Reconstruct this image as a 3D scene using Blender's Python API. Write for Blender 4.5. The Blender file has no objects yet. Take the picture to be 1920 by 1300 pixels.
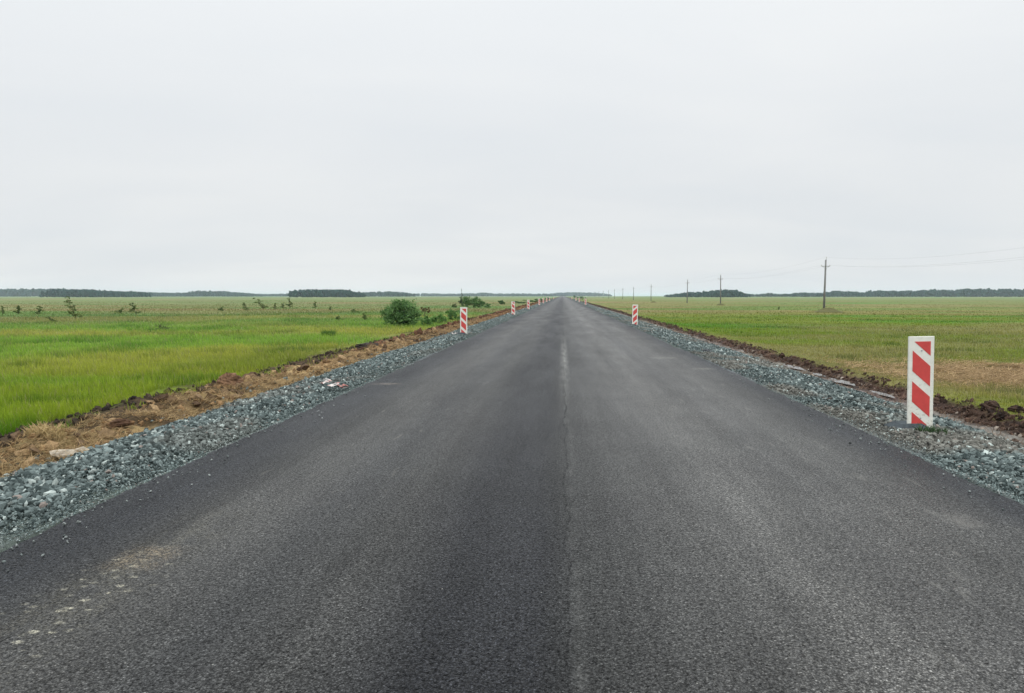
import bpy, math, random
import numpy as np
from mathutils import Vector

# ------------------------------------------------------------------ camera, sky, sun, exposure
S = bpy.context.scene
cd = bpy.data.cameras.new('camera'); cam = bpy.data.objects.new('camera', cd)
S.collection.objects.link(cam); S.camera = cam
cd.sensor_width = 36; cd.lens = 26.25; cd.clip_start = 0.05; cd.clip_end = 30000
cam.location = (0, 0, 1.57)
cam.rotation_euler = (math.radians(90 - 3.88), 0, math.radians(3.88))

SUN_EL, SUN_AZ = 58, 150       # elevation, compass-like angle from +Y clockwise (behind the camera, to the right)
w = bpy.data.worlds.new('World'); S.world = w; w.use_nodes = True
nt = w.node_tree; nt.nodes.clear()
def N(t, kind, **kw):
    n = t.nodes.new(kind)
    for k, v in kw.items():
        if k.startswith('i_'):
            n.inputs[int(k[2:])].default_value = v
        else: setattr(n, k, v)
    return n
def math_(t, op, a, b=None, clamp=False):
    n = t.nodes.new('ShaderNodeMath'); n.operation = op; n.use_clamp = clamp
    for i, v in enumerate((a, b)):
        if v is None: continue
        if isinstance(v, (int, float)): n.inputs[i].default_value = v
        else: t.links.new(v, n.inputs[i])
    return n.outputs[0]
def mixc(t, fac, a, b, mode='MIX'):
    n = t.nodes.new('ShaderNodeMix'); n.data_type = 'RGBA'; n.blend_type = mode
    for i, v in ((0, fac), (6, a), (7, b)):
        if isinstance(v, (int, float)): n.inputs[i].default_value = v
        elif isinstance(v, tuple): n.inputs[i].default_value = (*v, 1)[:4]
        else: t.links.new(v, n.inputs[i])
    return n.outputs[2]
def ramp(t, fac, pts, interp='LINEAR'):
    n = t.nodes.new('ShaderNodeValToRGB'); n.color_ramp.interpolation = interp
    e = n.color_ramp.elements
    while len(e) < len(pts): e.new(0.5)
    for k, (p, c) in zip(e, pts):
        k.position = p; k.color = (c, c, c, 1) if isinstance(c, (int, float)) else (*c, 1)
    t.links.new(fac, n.inputs[0]); return n.outputs[0]
def noise(t, vec, scale, detail=3, rough=.55, dist=0):
    n = t.nodes.new('ShaderNodeTexNoise'); n.inputs['Scale'].default_value = scale
    n.inputs['Detail'].default_value = detail; n.inputs['Roughness'].default_value = rough
    n.inputs['Distortion'].default_value = dist
    t.links.new(vec, n.inputs['Vector']); return n.outputs[0]
def mapping(t, vec, scale=(1, 1, 1), loc=(0, 0, 0)):
    n = t.nodes.new('ShaderNodeMapping'); n.inputs['Scale'].default_value = scale
    n.inputs['Location'].default_value = loc
    t.links.new(vec, n.inputs['Vector']); return n.outputs[0]

sky = N(nt, 'ShaderNodeTexSky', sky_type='NISHITA', sun_disc=False)
sky.sun_elevation = math.radians(SUN_EL); sky.sun_rotation = math.radians(SUN_AZ)
tc = N(nt, 'ShaderNodeTexCoord')
sep = N(nt, 'ShaderNodeSeparateXYZ'); nt.links.new(tc.outputs['Generated'], sep.inputs[0])
zc = math_(nt, 'MAXIMUM', sep.outputs[2], 0.0)
den = math_(nt, 'ADD', zc, 0.13)
cmb = N(nt, 'ShaderNodeCombineXYZ')
nt.links.new(math_(nt, 'DIVIDE', sep.outputs[0], den), cmb.inputs[0])
nt.links.new(math_(nt, 'DIVIDE', sep.outputs[1], den), cmb.inputs[1])
c1 = noise(nt, mapping(nt, cmb.outputs[0], (.5, .6, 1), (3.1, 1.7, 0)), 0.6, 3, .45, .6)
c2 = noise(nt, mapping(nt, cmb.outputs[0], (.5, .8, 1), (7.3, 4.2, 0)), 1.5, 4, .5, .5)
cl = math_(nt, 'ADD', math_(nt, 'MULTIPLY', c1, .62), math_(nt, 'MULTIPLY', c2, .38))
tint = ramp(nt, cl, [(.36, (.790, .826, .856)), (.5, (.828, .855, .875)), (.63, (.868, .888, .898))])
# overcast sky: even near the horizon, brighter overhead
lift = ramp(nt, zc, [(0.0, .322), (.03, .308), (.12, .308), (.22, .322), (.36, .345), (.55, .55), (1.0, 1.0)])
grad = mixc(nt, 1.0, tint, lift, 'MULTIPLY')
over = mixc(nt, 1.0, grad, (31.0, 31.0, 31.0), 'MULTIPLY')
mx = mixc(nt, .96, sky.outputs[0], over)
bg = N(nt, 'ShaderNodeBackground'); bg.inputs[1].default_value = 0.1
nt.links.new(mx, bg.inputs[0])
wo = N(nt, 'ShaderNodeOutputWorld'); nt.links.new(bg.outputs[0], wo.inputs[0])

sd = bpy.data.lights.new('sun', 'SUN'); sd.energy = 1.1; sd.angle = math.radians(25); sd.color = (1, .965, .92)
so = bpy.data.objects.new('sun', sd); S.collection.objects.link(so)
az = math.radians(SUN_AZ); el = math.radians(SUN_EL)
so.rotation_euler = Vector((math.sin(az)*math.cos(el), math.cos(az)*math.cos(el), math.sin(el))).to_track_quat('Z', 'Y').to_euler()
so.location = (30, -30, 60)

S.view_settings.view_transform = 'Standard'; S.view_settings.look = 'None'
S.view_settings.gamma = 1; S.view_settings.use_curve_mapping = False
S.view_settings.exposure = 0.0
S.render.engine = 'CYCLES'
S.cycles.use_denoising = True
S.cycles.max_bounces = 5; S.cycles.diffuse_bounces = 2; S.cycles.volume_bounces = 1
S.cycles.transparent_max_bounces = 6

# ------------------------------------------------------------------ helpers
random.seed(4); R = np.random.default_rng(11)
def tag(o, label=None, cat=None, group=None, kind=None):
    if label: o['label'] = label
    if cat: o['category'] = cat
    if group: o['group'] = group
    if kind: o['kind'] = kind
    return o
def empty(name, loc, rz=0):
    o = bpy.data.objects.new(name, None); S.collection.objects.link(o)
    o.empty_display_size = .2; o.location = loc; o.rotation_euler = (0, 0, rz); return o
def mesh_np(name, V, faces, mat, parent=None, col=None, smooth=False):
    """V (n,3); faces: list of (m,k) index arrays; mat one material or list; col (n,3) linear colour per vertex"""
    V = np.asarray(V, np.float32); me = bpy.data.meshes.new(name)
    me.vertices.add(len(V)); me.vertices.foreach_set('co', V.ravel())
    faces = [np.asarray(f, np.int32) for f in faces if len(f)]
    loops = np.concatenate([f.ravel() for f in faces])
    tot = np.concatenate([np.full(len(f), f.shape[1], np.int32) for f in faces])
    st = np.concatenate([[0], np.cumsum(tot)[:-1]]).astype(np.int32)
    me.loops.add(len(loops)); me.loops.foreach_set('vertex_index', loops)
    me.polygons.add(len(tot)); me.polygons.foreach_set('loop_start', st)
    try: me.polygons.foreach_set('loop_total', tot)
    except Exception: pass
    me.polygons.foreach_set('use_smooth', np.full(len(tot), smooth))
    me.update(calc_edges=True)
    if col is not None:
        a = me.color_attributes.new('Col', 'FLOAT_COLOR', 'POINT')
        c = np.ones((len(V), 4), np.float32); c[:, :3] = col
        a.data.foreach_set('color', c.ravel())
    me.materials.append(mat)
    o = bpy.data.objects.new(name, me); S.collection.objects.link(o)
    if parent: o.parent = parent
    return o
class MB:
    """collects boxes, tubes, polygons into one mesh"""
    def __init__(s): s.v = []; s.q = []; s.t = []; s.n = []
    def add(s, V, F):
        b = len(s.v); s.v.extend(map(tuple, V))
        for f in F:
            s.n.append([b+i for i in f])
    def box(s, c, d, rz=0):
        cx, cy, cz = c; x, y, z = d[0]/2, d[1]/2, d[2]/2; co, si = math.cos(rz), math.sin(rz)
        V = [(cx+a*x*co-b*y*si, cy+a*x*si+b*y*co, cz+k*z) for k in (-1, 1) for a, b in ((-1,-1),(1,-1),(1,1),(-1,1))]
        s.add(V, [(3,2,1,0),(4,5,6,7),(0,1,5,4),(1,2,6,5),(2,3,7,6),(3,0,4,7)])
    def tube(s, pts, rad, n=8):
        pts = [Vector(p) for p in pts]
        if not hasattr(rad, '__len__'): rad = [rad]*len(pts)
        V = []; F = []
        for i, p in enumerate(pts):
            d = (pts[min(i+1, len(pts)-1)]-pts[max(i-1, 0)]).normalized()
            u = d.orthogonal().normalized() if abs(d.z) < .9 else d.cross(Vector((0, 1, 0))).normalized()
            w_ = d.cross(u)
            for k in range(n):
                a = 2*math.pi*k/n; V.append(p+(u*math.cos(a)+w_*math.sin(a))*rad[i])
        for i in range(len(pts)-1):
            for k in range(n):
                F.append((i*n+k, i*n+(k+1) % n, (i+1)*n+(k+1) % n, (i+1)*n+k))
        F.append(tuple(range(n))[::-1]); F.append(tuple((len(pts)-1)*n+k for k in range(n)))
        s.add(V, F)
    def build(s, name, mat, parent=None, smooth=False):
        me = bpy.data.meshes.new(name); me.from_pydata(s.v, [], s.n); me.materials.append(mat); me.update()
        if smooth: me.polygons.foreach_set('use_smooth', [True]*len(me.polygons))
        o = bpy.data.objects.new(name, me); S.collection.objects.link(o)
        if parent: o.parent = parent
        return o
# value noise
PERM = R.random((512, 512)).astype(np.float32)
def vn(x, y, s, seed=0):
    x = np.asarray(x)*s+seed*37.7; y = np.asarray(y)*s+seed*91.3
    xi = np.floor(x).astype(int); yi = np.floor(y).astype(int); fx = x-xi; fy = y-yi
    fx = fx*fx*(3-2*fx); fy = fy*fy*(3-2*fy)
    g = lambda a, b: PERM[(a) % 512, (b) % 512]
    return (g(xi, yi)*(1-fx)+g(xi+1, yi)*fx)*(1-fy)+(g(xi, yi+1)*(1-fx)+g(xi+1, yi+1)*fx)*fy
def fbm(x, y, s, o=4, seed=0, g=.5):
    t = 0; a = 1; n = 0
    for i in range(o):
        t = t+a*vn(x, y, s*2**i, seed+i*3); n += a; a *= g
    return t/n
def sm(a, b, x):
    t = np.clip((np.asarray(x, float)-a)/(b-a), 0, 1); return t*t*(3-2*t)

# ------------------------------------------------------------------ terrain profile
PX = [-9000, -60, -12, -9.5, -8.5, -7.2, -6.35, -5.55, -5.2, -4.4, -3.8, -3.55, -3.5, 3.5, 3.55, 3.8, 4.6, 5.3, 5.8, 6.25, 6.75, 7.1, 7.5, 9, 60, 9000]
PZ = [-.6, -.6, -.6, -.62, -.56, -.42, -.21, -.25, -.20, -.08, -.045, -.03, -.13, -.13, -.03, -.05, -.09, -.18, -.36, -.46, -.46, -.33, -.36, -.48, -.6, -.6]
def zf(x, y):
    x = np.asarray(x, float); y = np.asarray(y, float)
    wob = (fbm(x*.2, y, .35, 3, 5)-.5)*.7*sm(5.2, 6.5, np.abs(x))*(1-sm(9, 14, np.abs(x)))
    z = np.interp(x+wob*np.where(x < 0, 1, .45), PX, PZ)
    ax = np.abs(x)
    verge = sm(5.3, 5.7, ax)*(1-sm(7.8, 8.8, ax))
    z = z+verge*((fbm(x, y, 2.0, 4, 9, .62)-.5)*.42)*np.where(x < 0, 1, .40)
    z = z+sm(3.5, 3.7, ax)*(1-sm(5.2, 5.8, ax))*(fbm(x, y, 2.5, 3, 2)-.5)*.06
    fld = sm(8, 16, ax)
    z = z+fld*((fbm(x, y, .25, 3, 4)-.5)*.12+(fbm(x, y, .03, 2, 6)-.5)*.25*sm(20, 60, ax))
    return z

# field colours (albedo)
def lerp(a, b, t): return a+(b-a)*np.asarray(t)[..., None]
C = lambda *a: np.array(a, float)
def field_col(x, y):
    x = np.asarray(x, float); y = np.asarray(y, float); d = np.hypot(x, y)
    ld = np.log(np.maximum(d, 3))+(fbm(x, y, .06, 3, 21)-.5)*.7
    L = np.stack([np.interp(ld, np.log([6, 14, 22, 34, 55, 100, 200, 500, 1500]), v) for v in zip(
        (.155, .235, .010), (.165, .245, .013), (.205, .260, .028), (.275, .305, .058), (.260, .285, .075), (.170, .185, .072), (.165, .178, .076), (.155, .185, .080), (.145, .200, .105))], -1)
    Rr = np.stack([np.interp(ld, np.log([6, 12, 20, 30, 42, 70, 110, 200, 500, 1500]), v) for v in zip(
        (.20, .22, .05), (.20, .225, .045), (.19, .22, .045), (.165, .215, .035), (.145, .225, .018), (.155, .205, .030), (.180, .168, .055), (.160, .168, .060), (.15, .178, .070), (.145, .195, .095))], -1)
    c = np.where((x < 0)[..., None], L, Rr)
    # greener / browner drifts
    g = fbm(x*.35, y, .11, 4, 31); c = lerp(c, c*C(.62, .98, .70), sm(.47, .62, g))
    b = fbm(x*.3, y*.9, .05, 4, 41); c = lerp(c, C(.195, .165, .072), sm(.52, .74, b)*.75*sm(14, 40, d))
    c = lerp(c, C(.20, .145, .07), sm(.56, .70, fbm(x*.4, y, .035, 4, 44))*.5*sm(60, 110, d))
    fd = sm(.46, .62, fbm(x*.6, y, .09, 4, 47))*(x > 0)*(1-sm(60, 110, d)); c = lerp(c, C(.235, .215, .085), fd*.75)
    # dry flattened patch on the right
    dry = np.exp(-(((x-13.6)/4.6)**2+((y-20.0)/3.3)**2)**1.4)
    dry = np.clip(dry*3.2*(fbm(x, y, .8, 4, 51)-.2), 0, 1)*(x > 0)
    c = lerp(c, C(.27, .18, .095)*(.7+.6*fbm(x, y, 2.5, 3, 52)[..., None]), dry)
    return c
def ground_col(x, y):
    x = np.asarray(x, float); y = np.asarray(y, float); ax = np.abs(x)
    jit = (fbm(x, y, .8, 4, 61)-.5)*.9
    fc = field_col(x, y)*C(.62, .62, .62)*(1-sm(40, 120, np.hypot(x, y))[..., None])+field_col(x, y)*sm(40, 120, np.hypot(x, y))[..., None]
    soil = lerp(C(.035, .026, .020), C(.10, .065, .035), fbm(x, y, 2.2, 3, 71))
    straw = lerp(C(.10, .065, .032), C(.34, .24, .12), sm(.3, .7, fbm(x, y, 3.1, 4, 72)))
    straw = lerp(straw, C(.045, .030, .020), sm(.50, .62, fbm(x, y, 1.1, 4, 73))*.85)
    straw = lerp(straw, C(.10, .13, .03), sm(.55, .66, fbm(x, y, 1.7, 4, 78))*.6*sm(6.2, 6.9, ax))
    near = 1-sm(14, 38, y)
    straw = lerp(straw*C(.60, .46, .42), straw, near)
    rs = lerp(C(.030, .019, .015), C(.085, .052, .036), sm(.35, .7, fbm(x, y, 2.6, 4, 74)))
    fl = lerp(C(.075, .060, .050), C(.185, .175, .155), sm(.3, .7, fbm(x, y, 2.9, 4, 77)))
    rs = lerp(fl, rs, sm(6.5, 6.8, ax+jit*.5))
    gr = np.ones(x.shape+(3,))*C(.095, .110, .106)*(.7+.6*fbm(x, y, 3, 3, 75)[..., None])
    # left : gravel | straw verge | dark soil | field
    k1 = sm(5.28, 5.45, ax+jit*.3)
    c = lerp(gr, np.where((x < 0)[..., None], straw, rs), k1)
    dk = sm(6.5, 6.85, ax+jit*.5)*(x < 0)
    c = lerp(c, soil, dk)
    k2 = np.where(x < 0, sm(8.0, 8.8, ax+jit*1.2), sm(7.0, 7.2, ax+jit*.5))
    k2 = k2*np.where(x < 0, 1-.85*sm(.45, .56, fbm(x, y, .8, 4, 103))*(1-sm(8.8, 9.8, ax)), 1)
    c = lerp(c, fc, k2)
    return c

# ------------------------------------------------------------------ materials
def pbsdf(name, rough=.8, spec=.3):
    m = bpy.data.materials.new(name); m.use_nodes = True; t = m.node_tree
    b = t.nodes['Principled BSDF']; b.inputs['Roughness'].default_value = rough
    b.inputs['Specular IOR Level'].default_value = spec
    return m, t, b
def bump(t, h, b, strength=.5, dist=.02):
    n = t.nodes.new('ShaderNodeBump'); n.inputs['Strength'].default_value = strength; n.inputs['Distance'].default_value = dist
    t.links.new(h, n.inputs['Height']); t.links.new(n.outputs[0], b.inputs['Normal'])
def col_mat(name, nscale, lo=.7, hi=1.25, rough=.9, spec=.2, bm=0, bd=.01, detail=4):
    m, t, b = pbsdf(name, rough, spec)
    a = N(t, 'ShaderNodeAttribute', attribute_name='Col')
    tc = N(t, 'ShaderNodeTexCoord')
    n = noise(t, tc.outputs['Object'], nscale, detail, .6)
    f = ramp(t, n, [(.3, lo), (.7, hi)])
    t.links.new(mixc(t, 1, a.outputs['Color'], f, 'MULTIPLY'), b.inputs['Base Color'])
    if bm: bump(t, n, b, bm, bd)
    return m
def plain(name, c, nscale=8, lo=.8, hi=1.15, rough=.7, spec=.3, bm=0.0, bd=.005):
    m, t, b = pbsdf(name, rough, spec)
    tc = N(t, 'ShaderNodeTexCoord'); n = noise(t, tc.outputs['Object'], nscale, 4, .6)
    f = ramp(t, n, [(.3, lo), (.7, hi)])
    t.links.new(mixc(t, 1, c, f, 'MULTIPLY'), b.inputs['Base Color'])
    if bm: bump(t, n, b, bm, bd)
    return m

# ground
gm, t, b = pbsdf('ground_mat', .95, .1)
a = N(t, 'ShaderNodeAttribute', attribute_name='Col'); tcg = N(t, 'ShaderNodeTexCoord')
o_ = tcg.outputs['Object']
f1 = ramp(t, noise(t, o_, 14, 5, .65), [(.28, .55), (.72, 1.4)])
f2 = ramp(t, noise(t, o_, 1.6, 5, .6), [(.3, .75), (.7, 1.22)])
f3 = ramp(t, noise(t, mapping(t, o_, (.35, 1, 1)), .09, 6, .62), [(.3, (.70, .80, .62)), (.5, (1, 1, 1)), (.7, (1.25, 1.14, 1.3))])
f4 = ramp(t, noise(t, mapping(t, o_, (.25, 1, 1), (40, 11, 0)), .35, 5, .6), [(.3, .86), (.7, 1.14)])
c = mixc(t, 1, mixc(t, 1, mixc(t, 1, mixc(t, 1, a.outputs['Color'], f1, 'MULTIPLY'), f2, 'MULTIPLY'), f3, 'MULTIPLY'), f4, 'MULTIPLY')
t.links.new(c, b.inputs['Base Color'])
bump(t, noise(t, o_, 22, 5, .7), b, .8, .04)

# asphalt
am, t, b = pbsdf('asphalt_mat', .62, .22)
o_ = N(t, 'ShaderNodeTexCoord').outputs['Object']
sp = N(t, 'ShaderNodeSeparateXYZ'); t.links.new(o_, sp.inputs[0]); X, Y = sp.outputs[0], sp.outputs[1]
# wandering x so bands are not ruler straight
wv = noise(t, mapping(t, o_, (.15, .12, 1)), 1.0, 3, .5)
Xw = math_(t, 'ADD', X, math_(t, 'MULTIPLY', math_(t, 'SUBTRACT', wv, .5), .9))
Xn = math_(t, 'ADD', math_(t, 'DIVIDE', Xw, 7.2), .5, True)
band0 = ramp(t, Xn, [(0, (.020, .022, .026)), (.08, (.024, .026, .030)), (.14, (.050, .050, .048)), (.20, (.066, .065, .061)), (.26, (.046, .047, .047)), (.33, (.056, .056, .054)), (.40, (.023, .024, .027)),
                    (.475, (.021, .022, .025)), (.505, (.040, .041, .040)), (.56, (.056, .056, .054)), (.63, (.080, .079, .075)), (.70, (.108, .106, .100)), (.77, (.072, .071, .068)), (.84, (.086, .085, .080)), (.91, (.058, .058, .056)), (.955, (.026, .028, .032)), (1, (.020, .022, .027))])
band = mixc(t, 1, band0, (.95, .95, .94), 'MULTIPLY')
st1 = ramp(t, noise(t, mapping(t, o_, (2.6, .08, 1)), 1.0, 5, .6), [(.3, .68), (.7, 1.36)])
st2 = ramp(t, noise(t, mapping(t, o_, (.8, .5, 1), (9, 3, 0)), 1.3, 5, .62), [(.3, .78), (.7, 1.26)])
st3 = ramp(t, noise(t, mapping(t, o_, (9, .5, 1), (2, 3, 0)), 1.0, 4, .6), [(.3, .93), (.7, 1.08)])
c = mixc(t, 1, mixc(t, 1, mixc(t, 1, band, st1, 'MULTIPLY'), st2, 'MULTIPLY'), st3, 'MULTIPLY')
vo = N(t, 'ShaderNodeTexVoronoi'); vo.inputs['Scale'].default_value = 115; t.links.new(o_, vo.inputs['Vector'])
vs = N(t, 'ShaderNodeSeparateColor'); t.links.new(vo.outputs['Color'], vs.inputs[0])
ag = ramp(t, vs.outputs[0], [(0, .12), (.30, .62), (.8, 1.2), (.95, 1.7), (1, 2.5)])
pit = ramp(t, vo.outputs['Distance'], [(.30, 1.15), (.62, .40)])
ag2 = ramp(t, noise(t, o_, 46, 4, .75), [(.35, .25), (.65, 1.62)])
c = mixc(t, 1, mixc(t, 1, mixc(t, .9, c, ag, 'MULTIPLY'), pit, 'MULTIPLY'), ag2, 'MULTIPLY')
# bigger pale chips
v2 = N(t, 'ShaderNodeTexVoronoi'); v2.inputs['Scale'].default_value = 9; t.links.new(o_, v2.inputs['Vector'])
chip = math_(t, 'LESS_THAN', v2.outputs['Distance'], .045)
v2s = N(t, 'ShaderNodeSeparateColor'); t.links.new(v2.outputs['Color'], v2s.inputs[0])
chip = math_(t, 'MULTIPLY', chip, math_(t, 'GREATER_THAN', v2s.outputs[1], .78))
c = mixc(t, math_(t, 'MULTIPLY', chip, .8), c, (.24, .24, .22))
# centre joint
seamx = math_(t, 'ADD', .035, math_(t, 'MULTIPLY', math_(t, 'SUBTRACT', noise(t, mapping(t, o_, (0, 1, 0)), .9, 5, .65), .5), .22))
sdist = math_(t, 'SUBTRACT', X, seamx)
sabs = math_(t, 'ABSOLUTE', sdist)
swid = math_(t, 'ADD', .0095, math_(t, 'MULTIPLY', math_(t, 'SUBTRACT', Y, 4), .0011, True))
seam = math_(t, 'SUBTRACT', 1, math_(t, 'DIVIDE', sabs, math_(t, 'MINIMUM', swid, .020)), True)
seam = math_(t, 'MULTIPLY', seam, ramp(t, noise(t, o_, 40, 3, .7), [(.36, .15), (.58, 1)]))
seamn = math_(t, 'MULTIPLY', ramp(t, noise(t, o_, 3.3, 5, .75), [(.40, .08), (.55, 1)]), ramp(t, math_(t, 'DIVIDE', Y, 10), [(.2, .6), (.6, .95), (1, 1)]))
c = mixc(t, math_(t, 'MULTIPLY', math_(t, 'MULTIPLY', seam, seamn), .9), c, (.004, .004, .005))
lip = math_(t, 'SUBTRACT', 1, math_(t, 'DIVIDE', math_(t, 'ABSOLUTE', math_(t, 'SUBTRACT', sdist, .05)), .055), True)
grit0 = ramp(t, noise(t, o_, 46, 3, .75), [(.38, .1), (.60, 1)])
c = mixc(t, math_(t, 'MULTIPLY', math_(t, 'MULTIPLY', lip, grit0), math_(t, 'MULTIPLY', ramp(t, noise(t, o_, 2.6, 5, .7), [(.42, 0), (.66, .9)]), .6)), c, (.105, .105, .10))
def boxmask(x0, x1, y0, y1, fx, fy):
    a1 = math_(t, 'MULTIPLY', math_(t, 'DIVIDE', math_(t, 'SUBTRACT', X, x0), fx, True), math_(t, 'DIVIDE', math_(t, 'SUBTRACT', x1, X), fx, True))
    a2 = math_(t, 'MULTIPLY', math_(t, 'DIVIDE', math_(t, 'SUBTRACT', Y, y0), fy, True), math_(t, 'DIVIDE', math_(t, 'SUBTRACT', y1, Y), fy, True))
    return math_(t, 'MULTIPLY', a1, a2)
# pale smear on the joint ahead
m1 = math_(t, 'MULTIPLY', boxmask(-.08, .17, 10, 30, .12, 8), ramp(t, noise(t, mapping(t, o_, (6, .8, 1)), 1.5, 5, .7), [(.38, 0), (.66, 1)]))
c = mixc(t, math_(t, 'MULTIPLY', m1, .7), c, (.24, .24, .22))
grit = math_(t, 'MULTIPLY', ramp(t, noise(t, o_, 46, 3, .75), [(.38, .1), (.58, 1)]), ramp(t, vo.outputs['Distance'], [(.4, 1), (.62, .2)]))
# dusty tyre prints, left foreground
v3 = N(t, 'ShaderNodeTexVoronoi'); v3.inputs['Scale'].default_value = 1
t.links.new(mapping(t, o_, (11, 17.0, 1)), v3.inputs['Vector'])
v3s = N(t, 'ShaderNodeSeparateColor'); t.links.new(v3.outputs['Color'], v3s.inputs[0])
blobs = math_(t, 'MULTIPLY', ramp(t, math_(t, 'ADD', v3.outputs['Distance'], math_(t, 'MULTIPLY', noise(t, o_, 55, 2, .6), .25)), [(.36, 1), (.50, 0)]), ramp(t, v3s.outputs[0], [(.45, 0), (.6, 1)]))
m2 = math_(t, 'MULTIPLY', boxmask(-2.80, -2.18, 2.4, 4.55, .16, .5), math_(t, 'MULTIPLY', blobs, ramp(t, noise(t, o_, 2.6, 4, .6), [(.36, .15), (.52, 1)])))
c = mixc(t, math_(t, 'MULTIPLY', math_(t, 'MULTIPLY', m2, grit), 1.0), c, (.42, .40, .31))
m2b = math_(t, 'MULTIPLY', boxmask(-2.78, -2.15, 2.6, 5.6, .25, .9), ramp(t, noise(t, mapping(t, o_, (3, 1, 1)), 2.2, 5, .65), [(.40, 0), (.62, 1)]))
c = mixc(t, math_(t, 'MULTIPLY', math_(t, 'MULTIPLY', m2b, grit), .38), c, (.19, .175, .125))
m2c = math_(t, 'MULTIPLY', boxmask(-2.72, -2.28, 3.98, 4.5, .12, .14), ramp(t, noise(t, o_, 9, 4, .6), [(.35, .2), (.6, 1)]))
c = mixc(t, math_(t, 'MULTIPLY', math_(t, 'MULTIPLY', m2c, grit), .65), c, (.27, .21, .13))
# thin streaks of dust along the wheel tracks
m3 = math_(t, 'MULTIPLY', boxmask(-2.9, -1.1, 4.2, 40, .4, 1.5), ramp(t, noise(t, mapping(t, o_, (7, .9, 1), (5, 5, 0)), 1.6, 5, .7), [(.60, 0), (.74, 1)]))
c = mixc(t, math_(t, 'MULTIPLY', m3, .40), c, (.19, .18, .155))
m4 = math_(t, 'MULTIPLY', boxmask(1.2, 3.3, 2.4, 60, .4, 1.5), ramp(t, noise(t, mapping(t, o_, (5, .8, 1), (15, 2, 0)), 1.6, 5, .7), [(.58, 0), (.74, 1)]))
c = mixc(t, math_(t, 'MULTIPLY', m4, .42), c, (.20, .195, .175))
# spots
for (x0, x1, y0, y1, k, cc) in ((-3.45, -2.85, 12.9, 13.3, .35, (.30, .25, .20)), (-1.65, -1.25, 9.7, 9.85, .4, (.22, .22, .20)), (2.2, 3.0, 18.8, 19.5, .22, (.27, .26, .22)),
                               (2.65, 2.95, 5.1, 5.6, .45, (.20, .19, .17)), (2.7, 3.3, 16, 16.5, .3, (.25, .24, .2))):
    mm = math_(t, 'MULTIPLY', boxmask(x0, x1, y0, y1, .18, .15), ramp(t, noise(t, mapping(t, o_, (2, 1, 1), (x0, y1, 0)), 4, 4, .6), [(.35, .05), (.6, 1)]))
    c = mixc(t, math_(t, 'MULTIPLY', mm, k), c, cc)
t.links.new(c, b.inputs['Base Color'])
sl = math_(t, 'MULTIPLY', ramp(t, vs.outputs[1], [(0, .15), (.5, .6), (1, 1.5)]), ramp(t, noise(t, o_, 60, 3, .7), [(.36, .15), (.62, 1.3)]))
sl = math_(t, 'MULTIPLY', math_(t, 'MULTIPLY', sl, ramp(t, Xn, [(0, .7), (.1, .7), (.2, 1.1), (.4, .65), (.49, .65), (.6, 1.3), (.85, 1.3), (.95, .7)])), .24)
sl = math_(t, 'MULTIPLY', sl, math_(t, 'SUBTRACT', 1, math_(t, 'MULTIPLY', seam, seamn), True))
t.links.new(sl, b.inputs['Specular IOR Level'])
hgt = math_(t, 'ADD', math_(t, 'MULTIPLY', vo.outputs['Distance'], -1.0), math_(t, 'MULTIPLY', noise(t, o_, 30, 3, .7), 1.1))
hgt = math_(t, 'SUBTRACT', hgt, math_(t, 'MULTIPLY', seam, .8))
bump(t, hgt, b, .6, .006)
t.links.new(ramp(t, noise(t, mapping(t, o_, (1.3, .15, 1)), 1, 4, .6), [(.3, .38), (.7, .50)]), b.inputs['Roughness'])

stone_m = col_mat('stone_mat', 60, .8, 1.2, .85, .25)
soil_m = col_mat('soil_mat', 30, .6, 1.4, .95, .1, .6, .02)
blade_m, t, b = pbsdf('grass_mat', .7, .15)
a = N(t, 'ShaderNodeAttribute', attribute_name='Col'); t.links.new(a.outputs['Color'], b.inputs['Base Color'])
tr = N(t, 'ShaderNodeBsdfTranslucent'); t.links.new(a.outputs['Color'], tr.inputs[0])
ms = N(t, 'ShaderNodeMixShader'); ms.inputs[0].default_value = .35
t.links.new(b.outputs[0], ms.inputs[1]); t.links.new(tr.outputs[0], ms.inputs[2])
t.links.new(ms.outputs[0], t.nodes['Material Output'].inputs[0])
leaf_m = blade_m
bark_m = plain('bark_mat', (.09, .07, .05), 30, .6, 1.3, .9, .1, .5, .01)
forest_m = col_mat('forest_mat', .4, .75, 1.25, .95, .05)
white_m = plain('white_panel_mat', (.76, .76, .69), 9, .92, 1.04, .45, .4)
t = white_m.node_tree; b = t.nodes['Principled BSDF']; tc_ = N(t, 'ShaderNodeTexCoord'); sz_ = N(t, 'ShaderNodeSeparateXYZ'); t.links.new(tc_.outputs['Object'], sz_.inputs[0])
old = b.inputs['Base Color'].links[0].from_socket
splash = math_(t, 'MULTIPLY', ramp(t, sz_.outputs[2], [(.05, .9), (.35, .35), (1, .12)]), ramp(t, noise(t, tc_.outputs['Object'], 28, 6, .75), [(.52, 0), (.66, .9)]))
t.links.new(mixc(t, splash, old, (.27, .22, .16)), b.inputs['Base Color'])
red_m = plain('red_reflective_mat', (.58, .065, .06), 14, .90, 1.08, .38, .5)
steel_m = plain('galvanised_mat', (.32, .33, .34), 12, .85, 1.1, .5, .5)
rubber_m = plain('rubber_mat', (.035, .045, .050), 25, .7, 1.5, .8, .3, .3)
pole_m = plain('pole_mat', (.20, .20, .195), 6, .75, 1.2, .9, .1, .3, .01)
ins_m = plain('porcelain_mat', (.5, .5, .48), 6, .9, 1.1, .3, .5)
wire_m = plain('wire_mat', (.16, .16, .165), 4, .9, 1.1, .6, .4)

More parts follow.
